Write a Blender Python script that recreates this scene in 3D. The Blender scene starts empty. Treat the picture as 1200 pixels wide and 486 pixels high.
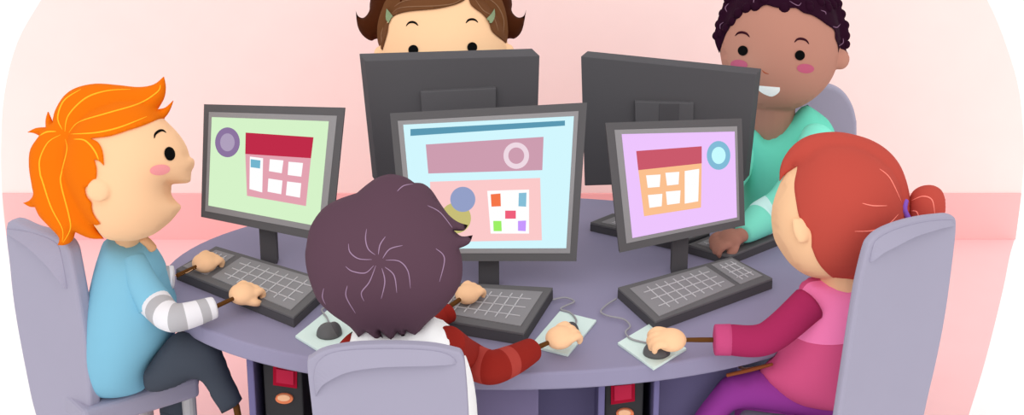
import bpy, math, random
import numpy as np
from mathutils import Vector, geometry
from mathutils.bvhtree import BVHTree
random.seed(4)
SC = bpy.context.scene
# ------------------------------------------------------------------ camera
PITCH = math.radians(23); FPX = 2300.0
CAM = Vector((0, -4.07, 2.56))
cd = bpy.data.cameras.new('camera'); cam = bpy.data.objects.new('camera', cd)
SC.collection.objects.link(cam); SC.camera = cam
cam.location = CAM; cam.rotation_euler = (math.pi/2-PITCH, 0, 0)
cd.sensor_width = 36; cd.sensor_fit = 'HORIZONTAL'; cd.lens = FPX*36/1200
# ------------------------------------------------------------------ light
EXPO = -0.14
SC.view_settings.view_transform = 'Standard'; SC.view_settings.look = 'None'
SC.view_settings.gamma = 1; SC.view_settings.use_curve_mapping = False
SC.view_settings.exposure = EXPO
w = bpy.data.worlds.new('world'); SC.world = w; w.use_nodes = True
w.node_tree.nodes['Background'].inputs[0].default_value = (1, .99, .985, 1)
w.node_tree.nodes['Background'].inputs[1].default_value = 0.98
def sun(rx, ry, rz, s, ang):
    l = bpy.data.lights.new('sun', 'SUN'); l.energy = s; l.angle = math.radians(ang); l.color = (1, .99, .98)
    o = bpy.data.objects.new('sun', l); SC.collection.objects.link(o); o.rotation_euler = (math.radians(rx), math.radians(ry), math.radians(rz))
sun(52, 0, -4, 1.35, 60)
# ------------------------------------------------------------------ projection helpers
F = Vector((0, math.cos(PITCH), -math.sin(PITCH))); U = Vector((0, math.sin(PITCH), math.cos(PITCH))); R = Vector((1, 0, 0))
def ray(px, py): return F + (px-600)/FPX*R - (py-243)/FPX*U
def D(px, py, d): return CAM + d*ray(px, py)
def PL(px, py, p0, n):
    r = ray(px, py); n = Vector(n); return CAM + r*((Vector(p0)-CAM).dot(n)/r.dot(n))
def Z(px, py, z): return PL(px, py, (0, 0, z), (0, 0, 1))
def Y(px, py, y): return PL(px, py, (0, y, 0), (0, 1, 0))
def dep(p): return (Vector(p)-CAM).dot(F)
def m_px(n, d): return n*d/FPX
# ------------------------------------------------------------------ materials
MATS = {}
# plain numeric reflectance gains (whole surface, one constant per material)
GAIN = {'#b2adc3': .80, '#8a859f': 1.14, '#6a686a': .80, '#66c8b0': 1.22, '#80e3cb': 1.08, '#4b4660': 2.3, '#655d79': 1.45, '#625c80': 1.4,
        '#c6d7d2': 1.25, '#614654': .90, '#c85246': .88, '#d35584': 1.08, '#cf5083': .85, '#f97bae': 1.22, '#2f0d24': .75, '#84c0da': .93, '#f5780a': .90, '#ab2d5d': .90,
        '#fccb9f': .97, '#565457': 1.10, '#454b56': .93, '#992a22': .88, '#b5453d': .9, '#bb8574': .97, '#6e6c6e': .92, '#949295': .92}
def lin(c): return c/12.92 if c <= .04045 else ((c+.055)/1.055)**2.4
def rgb(h): h = h.lstrip('#'); return tuple(lin(int(h[i:i+2], 16)/255) for i in (0, 2, 4))
def mat(hexc, rough=.85, spec=.06, noise=.006, emit=False):
    k = (hexc, rough, spec, noise, emit)
    if k in MATS: return MATS[k]
    m = bpy.data.materials.new('colour_'+hexc.strip('#')+('_lit' if emit else '')); m.use_nodes = True
    nt = m.node_tree; b = nt.nodes['Principled BSDF']; c = rgb(hexc)
    if not emit: c = tuple(min(1, x*GAIN.get(hexc, 1)) for x in c)
    if emit:
        b.inputs['Base Color'].default_value = (0, 0, 0, 1)
        b.inputs['Specular IOR Level'].default_value = 0
        b.inputs['Emission Color'].default_value = (*c, 1); b.inputs['Emission Strength'].default_value = 1/2**EXPO
    else:
        b.inputs['Roughness'].default_value = rough; b.inputs['Specular IOR Level'].default_value = spec
        t = nt.nodes.new('ShaderNodeTexCoord'); n = nt.nodes.new('ShaderNodeTexNoise'); n.inputs['Scale'].default_value = 9
        r = nt.nodes.new('ShaderNodeValToRGB')
        r.color_ramp.elements[0].position = .35; r.color_ramp.elements[1].position = .65
        r.color_ramp.elements[0].color = (*[x*(1-noise) for x in c], 1); r.color_ramp.elements[1].color = (*[min(1, x*(1+noise)) for x in c], 1)
        nt.links.new(t.outputs['Object'], n.inputs['Vector']); nt.links.new(n.outputs['Fac'], r.inputs[0]); nt.links.new(r.outputs[0], b.inputs['Base Color'])
    MATS[k] = m; return m
# ------------------------------------------------------------------ object helpers
ORG = {}
def thing(name, label, cat, loc, group=None):
    o = bpy.data.objects.new(name, None); SC.collection.objects.link(o); o.location = loc
    o.empty_display_size = .05
    o['label'] = label; o['category'] = cat
    if group: o['group'] = group
    ORG[o] = Vector(loc); return o
def obj(name, parts, mats, parent=None, label=None, smooth=False, bevel=0, remesh=0, mi=None, auto=False):
    """parts: list of (verts, faces[, matindex or list]) in world space -> ONE mesh object"""
    V, Fc, MI = [], [], []
    for p in parts:
        v, f = p[0], p[1]; k = p[2] if len(p) > 2 else 0
        o = len(V); V += [Vector(x) for x in v]; Fc += [[o+i for i in q] for q in f]
        MI += (list(k) if hasattr(k, '__len__') else [k]*len(f))
    if parent is not None: org = ORG[parent]
    else:
        mn = [min(v[i] for v in V) for i in range(3)]; mx = [max(v[i] for v in V) for i in range(3)]
        org = Vector(((mn[0]+mx[0])/2, (mn[1]+mx[1])/2, mn[2]))
    me = bpy.data.meshes.new(name); me.from_pydata([tuple(v-org) for v in V], [], Fc); me.update()
    if not isinstance(mats, (list, tuple)): mats = [mats]
    for m in mats: me.materials.append(m)
    for p, k in zip(me.polygons, MI): p.material_index = k; p.use_smooth = smooth
    import bmesh
    bm = bmesh.new(); bm.from_mesh(me); bmesh.ops.recalc_face_normals(bm, faces=bm.faces); bm.to_mesh(me); bm.free()
    o = bpy.data.objects.new(name, me); SC.collection.objects.link(o)
    if parent is not None: o.parent = parent
    else: o.location = org
    ORG[o] = org
    if label: o['label'] = label
    if bevel:
        b = o.modifiers.new('bevel', 'BEVEL'); b.width = bevel; b.segments = 3; b.limit_method = 'ANGLE'; b.angle_limit = math.radians(40)
    if remesh:
        r = o.modifiers.new('remesh', 'REMESH'); r.mode = 'VOXEL'; r.voxel_size = remesh; r.use_smooth_shade = True
        q = o.modifiers.new('smooth', 'SMOOTH'); q.factor = .5; q.iterations = 5
    return o
def tag(o, label, cat, group=None):
    o['label'] = label; o['category'] = cat
    if group: o['group'] = group
    return o
def struct(o): o['kind'] = 'structure'; return o
def prism(pts, vec):
    """closed polygon (world pts) extruded by vec"""
    n = len(pts); v = [Vector(p) for p in pts]+[Vector(p)+Vector(vec) for p in pts]
    f = [list(range(n)), [n+i for i in reversed(range(n))]] + [[i, (i+1) % n, n+(i+1) % n, n+i] for i in range(n)]
    return v, f
def loft(a, b):
    n = len(a); f = [list(range(n)), [n+i for i in reversed(range(n))]] + [[i, (i+1) % n, n+(i+1) % n, n+i] for i in range(n)]
    return [Vector(p) for p in a]+[Vector(p) for p in b], f
def box(x0, x1, y0, y1, z0, z1):
    return prism([(x0, y0, z0), (x1, y0, z0), (x1, y1, z0), (x0, y1, z0)], (0, 0, z1-z0))
def spline(pts, closed=True, n=5):
    """Catmull-Rom through points; a third value of 1 marks a sharp corner"""
    P = [(p[0], p[1]) for p in pts]; K = [len(p) > 2 and p[2] == 1 for p in pts]; m = len(P); out = []
    for i in range(m if closed else m-1):
        p1, p2 = P[i], P[(i+1) % m]
        p0 = P[i-1] if (closed or i > 0) else p1; p3 = P[(i+2) % m] if (closed or i+2 < m) else p2
        if K[i]: p0 = p1
        if K[(i+1) % m]: p3 = p2
        for s in range(n):
            t = s/n; t2 = t*t; t3 = t2*t
            out.append(tuple(.5*(2*p1[c]+(p2[c]-p0[c])*t+(2*p0[c]-5*p1[c]+4*p2[c]-p3[c])*t2+(3*p1[c]-p0[c]-3*p2[c]+p3[c])*t3) for c in (0, 1)))
    if not closed: out.append(P[-1])
    return out
def ell(cx, cy, rx, ry, rot=0, n=28):
    a = math.radians(rot); o = []
    for i in range(n):
        t = 2*math.pi*i/n; x, y = rx*math.cos(t), ry*math.sin(t)
        o.append((cx+x*math.cos(a)-y*math.sin(a), cy+x*math.sin(a)+y*math.cos(a)))
    return o
def inside(p, poly):
    c = False; n = len(poly); x, y = p
    for i in range(n):
        x1, y1 = poly[i]; x2, y2 = poly[i-1]
        if (y1 > y) != (y2 > y) and x < (x2-x1)*(y-y1)/(y2-y1)+x1: c = not c
    return c
def resample(poly, s):
    out = []; n = len(poly)
    for i in range(n):
        a = Vector(poly[i]); b = Vector(poly[(i+1) % n]); L = (b-a).length
        k = max(1, int(round(L/s)))
        for j in range(k): out.append(tuple(a.lerp(b, j/k)))
    res = []
    for p in out:
        if not res or (Vector(p)-Vector(res[-1])).length > s*.3: res.append(p)
    return res
def triang(poly, g):
    b = resample(poly, g*.8); xs = [p[0] for p in b]; ys = [p[1] for p in b]
    B = np.array(b); inn = []
    y = min(ys); row = 0
    while y < max(ys):
        x = min(xs)+(g/2 if row % 2 else 0)
        while x < max(xs):
            if inside((x, y), b) and np.min(np.hypot(B[:, 0]-x, B[:, 1]-y)) > g*.45: inn.append((x, y))
            x += g
        y += g*.87; row += 1
    vs = [Vector(p) for p in b+inn]
    r = geometry.delaunay_2d_cdt(vs, [], [list(range(len(b)))], 1, 1e-7)
    V = [tuple(v) for v in r[0]]; T = [list(t) for t in r[2] if len(t) == 3]
    used = sorted({i for t in T for i in t}); mp = {u: i for i, u in enumerate(used)}
    V = [V[u] for u in used]; T = [[mp[i] for i in t] for t in T]
    ec = {}
    for t in T:
        for a, c in ((t[0], t[1]), (t[1], t[2]), (t[2], t[0])): ec[(min(a, c), max(a, c))] = ec.get((min(a, c), max(a, c)), 0)+1
    bd = {i for e, k in ec.items() if k == 1 for i in e}
    be = [(a, c) for t in T for a, c in ((t[0], t[1]), (t[1], t[2]), (t[2], t[0])) if ec[(min(a, c), max(a, c))] == 1]
    return V, T, bd, be
def poisson(V, T, bd):
    n = len(V); K = np.zeros((n, n)); M = np.zeros(n); P = np.array(V)
    for t in T:
        a, b, c = P[t[0]], P[t[1]], P[t[2]]
        A = abs((b[0]-a[0])*(c[1]-a[1])-(b[1]-a[1])*(c[0]-a[0]))/2
        if A < 1e-14: continue
        e = [c-b, a-c, b-a]
        for i in range(3):
            M[t[i]] += A/3
            for j in range(3): K[t[i], t[j]] += e[i].dot(e[j])/(4*A)
    fr = [i for i in range(n) if i not in bd]; u = np.zeros(n)
    if fr: u[fr] = np.linalg.solve(K[np.ix_(fr, fr)], M[fr])
    return np.maximum(u, 0)
def basis(n):
    n = Vector(n).normalized(); e1 = Vector((0, 0, 1)).cross(n)
    e1 = e1.normalized() if e1.length > 1e-4 else Vector((1, 0, 0)); return n, e1, n.cross(e1)
NV = -F
def puff(outline, p0, n=None, k=1.0, host=None, grid=34, back=1.0, cap=None, floor_t=0.0):
    """rounded solid grown from an outline lying in a plane; n = direction towards the viewer side"""
    n = NV if n is None else n
    n, e1, e2 = basis(n); p0 = Vector(p0)
    W = [PL(x, y, p0, n) for x, y in outline]; q = [((p-p0).dot(e1), (p-p0).dot(e2)) for p in W]
    xs = [a[0] for a in q]; ys = [a[1] for a in q]
    g = math.sqrt((max(xs)-min(xs))*(max(ys)-min(ys)))/grid
    V, T, bd, be = triang(q, g); u = poisson(V, T, bd); t = 2*np.sqrt(u)*k
    if cap: t = cap*np.tanh(t/cap)
    pts = [p0+e1*x+e2*y for x, y in V]; nv = len(V)
    if host is None:
        fv = [p+n*(t[i]+ (floor_t if i not in bd else 0)) for i, p in enumerate(pts)]
        idx = {}; verts = list(fv)
        for i, p in enumerate(pts):
            if i in bd: idx[i] = i
            else: idx[i] = len(verts); verts.append(p-n*t[i]*back)
        faces = [list(x) for x in T]+[[idx[x[2]], idx[x[1]], idx[x[0]]] for x in T]
        return verts, faces
    fv, bv = [], []
    for i, p in enumerate(pts):
        h = host.ray_cast(p+n*1.0, -n)
        hz = max(0, (h[0]-p).dot(n)) if h[0] is not None else 0
        z = math.sqrt(hz*hz+t[i]**2)+.0048
        fv.append(p+n*z); bv.append(p-n*(z*back))
    faces = [list(x) for x in T]+[[nv+x[2], nv+x[1], nv+x[0]] for x in T]+[[a, nv+a, nv+b, b] for a, b in be]
    return fv+bv, faces
def bvh(parts):
    V, Fc = [], []
    for p in parts:
        o = len(V); V += [Vector(x) for x in p[0]]; Fc += [[o+i for i in q] for q in p[1]]
    return BVHTree.FromPolygons(V, Fc)
def conform(poly, host, lift=.002, thick=.004, g=2.0):
    V, T, bd, be = triang(poly, g); f, b = [], []
    for x, y in V:
        d = ray(x, y).normalized(); h = host.ray_cast(CAM, d)
        p = h[0] if h[0] is not None else None
        f.append((p, d))
    last = next((p for p, _ in f if p is not None), Vector((0, 0, 0))); ld = (last-CAM).length
    FV, BV = [], []
    for p, d in f:
        if p is None: p = CAM+d*ld
        FV.append(p-d*lift); BV.append(p+d*thick)
    n = len(V)
    return FV+BV, [list(t) for t in T]+[[n+t[2], n+t[1], n+t[0]] for t in T]+[[a, n+a, n+b, b] for a, b in be]
def frames(P):
    T = [(P[min(i+1, len(P)-1)]-P[max(i-1, 0)]).normalized() for i in range(len(P))]
    a = Vector((0, 0, 1)) if abs(T[0].z) < .9 else Vector((1, 0, 0)); N = [(a-T[0]*a.dot(T[0])).normalized()]
    for i in range(1, len(P)):
        v = N[-1]-T[i]*N[-1].dot(T[i]); N.append(v.normalized() if v.length > 1e-6 else N[-1])
    return T, N
def smooth3(P, r, n=6):
    out, rr = [], []
    for i in range(len(P)-1):
        p1, p2 = P[i], P[i+1]; p0 = P[i-1] if i else p1; p3 = P[i+2] if i+2 < len(P) else p2
        for s in range(n):
            t = s/n; out.append(.5*(2*p1+(p2-p0)*t+(2*p0-5*p1+4*p2-p3)*t*t+(3*p1-p0-3*p2+p3)*t**3)); rr.append(r[i]+(r[i+1]-r[i])*t)
    out.append(P[-1]); rr.append(r[-1]); return out, rr
def tube(P, r, seg=16, n=6, cap=.5, mfun=None):
    """swept round tube; cap = bulge of the end caps relative to the radius"""
    P = [Vector(p) for p in P]
    if not hasattr(r, '__len__'): r = [r]*len(P)
    P, r = smooth3(P, list(r), n); T, N = frames(P)
    rings = []
    m = len(P)
    for a in (75, 50, 25): rings.append((P[0]-T[0]*r[0]*cap*math.sin(math.radians(a)), r[0]*math.cos(math.radians(a)), T[0], N[0], 0))
    for i in range(m): rings.append((P[i], r[i], T[i], N[i], i/(m-1)))
    for a in (25, 50, 75): rings.append((P[-1]+T[-1]*r[-1]*cap*math.sin(math.radians(a)), r[-1]*math.cos(math.radians(a)), T[-1], N[-1], 1))
    V, Fc, MI = [], [], []
    for c, rad, t, nn, u in rings:
        b = t.cross(nn)
        for j in range(seg):
            a = 2*math.pi*j/seg; V.append(c+(nn*math.cos(a)+b*math.sin(a))*rad)
    for i in range(len(rings)-1):
        u = (rings[i][4]+rings[i+1][4])/2
        for j in range(seg):
            Fc.append([i*seg+j, i*seg+(j+1) % seg, (i+1)*seg+(j+1) % seg, (i+1)*seg+j]); MI.append(mfun(u) if mfun else 0)
    Fc.append(list(reversed(range(seg)))); MI.append(mfun(0) if mfun else 0)
    Fc.append([(len(rings)-1)*seg+j for j in range(seg)]); MI.append(mfun(1) if mfun else 0)
    return V, Fc, MI
def sphere(c, r, seg=16, rin=10, ax=None):
    """ellipsoid; r scalar or (ra, rb, rc) along axes ax"""
    if not hasattr(r, '__len__'): r = (r, r, r)
    ax = ax or (Vector((1, 0, 0)), Vector((0, 1, 0)), Vector((0, 0, 1))); c = Vector(c)
    V = [c+ax[2]*r[2]]
    for i in range(1, rin):
        a = math.pi*i/rin
        for j in range(seg):
            b = 2*math.pi*j/seg; V.append(c+ax[0]*r[0]*math.sin(a)*math.cos(b)+ax[1]*r[1]*math.sin(a)*math.sin(b)+ax[2]*r[2]*math.cos(a))
    V.append(c-ax[2]*r[2]); Fc = [[0, 1+j, 1+(j+1) % seg] for j in range(seg)]
    for i in range(rin-2):
        for j in range(seg): Fc.append([1+i*seg+j, 1+(i+1)*seg+j, 1+(i+1)*seg+(j+1) % seg, 1+i*seg+(j+1) % seg])
    l = len(V)-1; o = 1+(rin-2)*seg
    for j in range(seg): Fc.append([l, o+(j+1) % seg, o+j])
    return V, Fc
def strands(host, curves, wpx=1.0, lift=0.0):
    parts = []
    for c in curves:
        pts = spline(c, closed=False, n=7); P = []
        for x, y in pts:
            d = ray(x, y).normalized(); h = host.ray_cast(CAM, d)
            if h[0] is not None: P.append(h[0]-d*lift)
        if len(P) < 3: continue
        r = [max(.25, math.sin(math.pi*(i+.5)/len(P))**.6)*m_px(wpx, dep(P[0])) for i in range(len(P))]
        parts.append(tube(P, r, seg=8, n=1))
    return parts
def strand_parts(host, curves, wpx, m, parent, label=None):
    for i, c in enumerate(curves):
        p = strands(host, [c], wpx)
        if p: obj('hair_strand', p, m, parent, smooth=True, label=label)
def hand(c, fwd, up, s=1.0, thumb=1):
    """palm, four unequal curled fingers and a thumb leaving the side of the palm"""
    c = Vector(c); fwd = Vector(fwd).normalized(); up = Vector(up); up = (up-fwd*up.dot(fwd)).normalized(); sd = fwd.cross(up)
    parts = [sphere(c-fwd*.004*s, (.031*s, .028*s, .021*s), ax=(fwd, sd, up))]
    for i, L in enumerate((.90, 1.0, .95, .76)):
        off = (i-1.5)*.0142*s*thumb; b = c+sd*off+fwd*.010*s+up*.005*s
        k = L*s
        P = [b, b+fwd*.016*k+up*.001*k, b+fwd*.027*k-up*.010*k, b+fwd*.026*k-up*.022*k]
        parts.append(tube(P, [.0085*s, .0082*s, .0074*s, .0062*s], seg=12, n=4, cap=1))
    b = c-sd*.018*s*thumb-fwd*.010*s-up*.006*s
    parts.append(tube([b, b-sd*.012*s*thumb+fwd*.012*s-up*.004*s, b-sd*.010*s*thumb+fwd*.027*s-up*.010*s], [.0095*s, .0085*s, .0068*s], seg=12, n=4, cap=1))
    return parts
# ================================================================== SETTING
T = 0.65; WY = 1.702
FLZ = 0.0
struct(obj('floor', [box(-3.2, 3.2, -3.0, WY+.05, -.05, 0)], mat('#ffffff')))
struct(obj('wall_back', [box(-3.2, 3.2, WY, WY+.1, 0, 3.0)], mat('#ffffff')))
left_edge = [(7, 262), (3, 243), (1, 175), (5, 110), (20, 50), (48, 0), (85, -55), (160, -140)]
right_edge = [(1040, -140), (1120, -55), (1157, 0), (1180, 55), (1195, 110), (1200, 175), (1197, 227), (1190, 280)]
base_y = 280
wl = spline([(left_edge[0][0]+1, base_y)]+left_edge[1:], closed=False, n=4); wr = spline(right_edge, closed=False, n=4)
wp = [Y(x, y, WY-.004) for x, y in wl+wr]
for p in wp: p.z = max(p.z, .0045)
struct(obj('trim_1', [prism(wp, (0, .02, 0))], mat('#fee6e1'), label='pale pink painted field with curved sides on the wall'))
bp = [Y(x, y, WY-.012) for x, y in ((2.5, 227), (1197, 227), (1190, 281.5), (8, 281.5))]
for p in bp: p.z = max(p.z, .0045)
struct(obj('baseboard_back', [prism(bp, (0, .02, 0))], mat('#fdbebd')))
fl = spline([(9, 279), (18, 312), (26, 364), (38, 430), (50, 486), (72, 560), (110, 680)], closed=False, n=4)
fr = spline([(1060, 680), (1112, 560), (1135, 486), (1155, 420), (1175, 340), (1183, 300), (1189, 279)], closed=False, n=4)
fp = [Z(x, y, .004) for x, y in fl+fr]
for p in fp: p.y = min(p.y, WY)
struct(obj('trim_2', [prism(fp, (0, 0, -.012))], mat('#fdcacb'), label='pink painted field of the floor with curved sides'))
# ================================================================== TABLE
far, near = Z(595, 229, T), Z(595, 437, T)
TC = (far+near)/2; TB = (far.y-near.y)/2; TA = .795; TC.x = -.012
table = thing('computer_table', 'long oval slate-purple computer table the children sit around', 'table', (TC.x, TC.y, 0))
def ellw(a, b, z, n=96): return [Vector((TC.x+a*math.cos(2*math.pi*i/n), TC.y+b*math.sin(2*math.pi*i/n), z)) for i in range(n)]
obj('tabletop', [prism(ellw(TA, TB, T-.042), (0, 0, .042))], mat('#8a859f', rough=.6, spec=.15), table, bevel=.006)
def pxbox(x0, x1, y, z0, z1, dy):
    a = Y(x0, 460, y).x; b = Y(x1, 460, y).x
    return box(a, b, y, y+dy, z0, z1)
zt = T-.0415
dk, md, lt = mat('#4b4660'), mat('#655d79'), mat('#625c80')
obj('side_panel', [pxbox(291, 299, -.27, 0.005, zt, .40)], lt, table, bevel=.003)
obj('side_panel', [pxbox(701, 709, -.36, 0.005, zt, .40)], lt, table, bevel=.003)
obj('side_panel', [pxbox(766, 773, -.36, 0.005, zt, .40)], lt, table, bevel=.003)
obj('front_panel', [pxbox(500, 631, -.37, 0.005, zt, .02)], md, table, label='lighter closed front panel')
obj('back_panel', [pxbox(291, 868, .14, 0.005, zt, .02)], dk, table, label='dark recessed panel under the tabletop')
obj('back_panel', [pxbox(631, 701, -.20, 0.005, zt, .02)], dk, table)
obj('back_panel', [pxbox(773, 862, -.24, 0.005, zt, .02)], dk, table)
def tower(x0, x1, y, label, slot, btn, z1=.585):
    a, b = Y(x0, 462, y).x, Y(x1, 462, y).x
    t = thing('tower_computer', label, 'computer', ((a+b)/2, y+.14, .005), 'tower computers standing under the table')
    obj('case', [box(a, b, y, y+.30, .005, z1)], mat('#403f41'), t, bevel=.004)
    q = [Y(x, yy, y-.004) for x, yy in slot]; obj('drive_cover', [prism(q, (0, .008, 0))], mat('#ab1533'), t, label='dark red panel')
    c = sum(q, Vector())/4; q2 = [c+(p-c)*.72+Vector((0, -.004, .003)) for p in q]
    obj('drive_badge', [prism(q2, (0, .006, 0))], mat('#c52d4c'), t)
    q = [Y(x, yy, y-.006) for x, yy in ell(*btn, 10.5, 6)]; bo = obj('power_button', [prism(q, (0, .010, 0))], mat('#f08a60'), t, label='orange oval button', bevel=.002)
    q = [Y(x, yy, y-.009) for x, yy in ell(btn[0]-.5, btn[1]-1, 7.5, 3.8)]; obj('button_cap', [prism(q, (0, .010, 0))], mat('#fbc39b'), bo, bevel=.001)
tower(310, 355, -.24, 'black tower computer under the table left of the front chair', [(320, 429), (348, 433), (348, 455), (320, 451)], (333, 467.5))
tower(709, 754, -.31, 'black tower computer under the table below the right mouse mat', [(716, 450), (744, 447), (744, 470), (716, 474)], (732.5, 485))
# ================================================================== MONITORS
def quad_on(q, p0, n): return [PL(x, y, p0, n) for x, y in q]
def front_monitor(label, q_out, q_ring, q_scr, base, n, content, pole, hint=None):
    bx, by = base; p = Z(bx, by, T); n = Vector(n).normalized()
    root = thing('computer_monitor', label, 'monitor', p, 'monitors on the table')
    p0 = p+Vector((0, 0, .2))-Vector((0, 0, 0))+n*.02
    o = quad_on(q_out, p0, n); c = sum(o, Vector())/4
    inner = [c+(v-c)*.86-n*.038 for v in o]; o2 = [v-n*.012 for v in o]
    obj('casing', [loft([v for v in o], [c+(v-c)*.985-n*.014 for v in o]), loft([c+(v-c)*.96-n*.013 for v in o], inner)], mat('#6a686a'), root)
    r = quad_on(q_ring, p0, n); r = [v+n*.001 for v in r]
    obj('inner_bezel', [prism(r, -n*.004)], mat('#949294'), root, label='lighter grey inner bezel')
    parts = []; cols = []
    def add(px, col, lay):
        w_ = [v+n*(.0018+.0004*lay) for v in quad_on(px, p0, n)]
        if col not in cols: cols.append(col)
        parts.append((w_, [list(range(len(w_)))], cols.index(col)))
    base_q = quad_on(q_scr, p0, n); col0 = content[0]
    cols.append(col0); pv, pf = prism([v+n*.0018 for v in base_q], -n*.003); parts.append((pv, pf, 0))
    for lay, (px, col) in enumerate(content[1]): add(px, col, lay+1)
    obj('screen', parts, [mat(cc, emit=True) for cc in cols], root, label=content[2])
    x0, x1, yt = pole
    pc = p-n*.035; pc.z = T
    w_ = m_px((x1-x0)/2, dep(p)); top = PL(bx, yt-30, p0-n*.03, n)
    a = [Vector((p.x-w_, p.y-.012, T)), Vector((p.x+w_, p.y-.012, T)), Vector((p.x+w_, p.y+.02, T)), Vector((p.x-w_, p.y+.02, T))]
    b = [v+Vector((0, top.y-p.y+.005, top.z-T)) for v in a]
    nk = obj('stand_neck', [loft(a, b)], mat('#555356'), root, bevel=.002)
    return root
def sub(cx, cy, rx, ry): return ell(cx, cy, rx, ry, n=36)
ringc = [(x, y) for x, y in ell(605, 182, 15, 15.5, n=36)]
LEFT = ('#d6f3c9', [
    (ell(267, 166.5, 14.5, 17.5, n=36), '#8d75a0'), (ell(267, 166.5, 8.5, 10.5, n=30), '#b0a0bd'),
    ([(288, 179), (365, 184), (359, 241), (290, 229)], '#e4a3b1'),
    ([(288.5, 155), (368, 160.5), (365, 185), (288, 180)], '#c02c49'),
    ([(293.5, 183), (309, 185), (308, 225), (293, 221)], '#ffffff'),
    ([(294.5, 186), (306, 187.5), (305.5, 197), (294.5, 195.5)], '#74b6cf'),
    ([(317, 186), (333, 187.5), (331, 202.5), (316, 200)], '#ffffff'),
    ([(339, 189), (356, 190.5), (354, 206.5), (338, 204.5)], '#ffffff'),
    ([(315.5, 208.5), (332, 211), (330.5, 227), (314.5, 224)], '#ffffff'),
    ([(337.5, 212), (354, 214), (352.5, 231), (336, 228)], '#ffffff')],
    'lit pale green screen showing a red roofed house drawing and a purple ring')
CENT = ('#d2f7fe', [
    ([(481, 151), (662, 141), (662, 147), (481, 159)], '#5b99b3'),
    ([(499, 169), (637, 160), (635.5, 199), (502, 203)], '#cd9db0'),
    (ringc, '#efd9e4'), (ell(605, 182, 9.3, 9.6, n=30), '#cd9db0'),
    ([(504, 212.5), (633, 208), (635, 281), (506, 283)], '#fccaca'),
    (ell(534, 255, 18, 18, n=36), '#c8be78'), (ell(542.4, 233, 14.7, 14.7, n=36), '#94a0c8'),
    ([(571, 223), (620, 221.5), (620, 273), (575, 273)], '#ffffff'),
    ([(575, 227), (586.5, 226), (587, 241), (576, 241.5)], '#f6774a'),
    ([(608, 225.5), (617, 225), (616.5, 241.5), (607.5, 241)], '#86bfd8'),
    ([(592, 246), (604.5, 246), (604.5, 255.5), (592, 255.5)], '#f0607c'),
    ([(578, 258), (587.5, 258), (588, 270), (578.5, 270)], '#9df065'),
    ([(607, 258), (616.5, 257.5), (616, 270), (607, 269.5)], '#c899fe')],
    'lit pale blue screen showing a page of coloured blocks')
RIGHT = ('#eec5fe', [
    (ell(841.7, 181.8, 13.8, 16.9, n=36), '#83bcd8'), (ell(841.7, 181.8, 8.2, 10, n=30), '#c6fbff'),
    ([(747.4, 197.5), (821.8, 189.5), (821, 242.8), (754.3, 253)], '#fcc190'),
    ([(745, 176.6), (821.8, 171), (821.8, 191), (747.4, 199)], '#cb5a6c'),
    ([(756.5, 205), (773.5, 204), (772.5, 218.5), (758.5, 219.6)], '#ffffff'),
    ([(779, 202), (795.4, 200.8), (794.5, 215.5), (781, 217)], '#ffffff'),
    ([(758.5, 228), (775.5, 226.5), (774.7, 241), (760.4, 243)], '#ffffff'),
    ([(779.5, 224), (796.7, 222.5), (795.8, 237.5), (781, 239.5)], '#ffffff'),
    ([(801.5, 199.8), (818.5, 197.2), (817.3, 235.2), (801.5, 238)], '#ffffff')],
    'lit lilac screen showing an orange house drawing with a red roof and a blue ring')
def nrm(yaw, tilt):  # yaw right positive (faces +x), tilt back
    y, t = math.radians(yaw), math.radians(tilt)
    return Vector((math.sin(y)*math.cos(t), -math.cos(y)*math.cos(t), math.sin(t)))
front_monitor('grey monitor with a pale green screen in front of the boy with orange hair',
    [(239, 122), (404, 126), (388, 285), (235.5, 254)], [(245, 131), (395, 135.5), (380.5, 273), (240.5, 247)], [(248.5, 137), (385.5, 142), (374, 265), (244.5, 240.5)],
    (316, 306.6), nrm(-14, 12), LEFT, (306, 325.5, 270))
front_monitor('grey monitor with a pale blue screen, the middle one facing forward',
    [(457, 132.6), (688, 120), (675.5, 306), (473, 305.6)], [(466, 141.5), (678, 130), (668, 296.5), (481, 296.5)], [(472.6, 146), (672.5, 136), (663.5, 290.5), (486, 291)],
    (573, 333), nrm(0, 12), CENT, (561, 585, 305))
front_monitor('grey monitor with a lilac screen, right of the pale blue one',
    [(709.4, 143.8), (869.3, 138.6), (873, 264), (726, 296)], [(720, 152), (863.7, 147.8), (866.5, 257.5), (734, 285)], [(728.4, 157), (860.7, 154), (863.3, 254.4), (741, 278.6)],
    (795.5, 319), nrm(14, 12), RIGHT, (786, 805, 284))
def rear_monitor(label, q, y, ev, panel, bx):
    n = Vector((0, -1, 0)); fc = [Y(x, yy, y) for x, yy in q]
    root = thing('computer_monitor', label, 'monitor', Vector((Y(bx, 150, y).x, y+.05, T)), 'monitors on the table')
    obj('casing', [prism(fc, ev)], mat('#565457'), root, bevel=.002)
    p = [Y(x, yy, y-.012) for x, yy in panel]; obj('mount_plate', [prism(p, (0, .02, 0))], mat('#605e61'), root, bevel=.002)
    c = root.location
    obj('stand_neck', [box(c.x-.025, c.x+.025, y-.013, y+.02, T+.01, T+.3)], mat('#555356'), root, bevel=.002)
    obj('stand_base', [prism([Vector((c.x+.07*math.cos(a*math.pi/12), y+.02+.045*math.sin(a*math.pi/12), T)) for a in range(24)], (0, 0, .012))], mat('#555356'), root)
    e = Vector(ev); cc = sum(fc, Vector())/4
    obj('screen', [prism([cc+(v-cc)*.9+e*1.0 for v in fc], e.normalized()*.002)], mat('#d2f7fe', emit=True), root)
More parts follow.
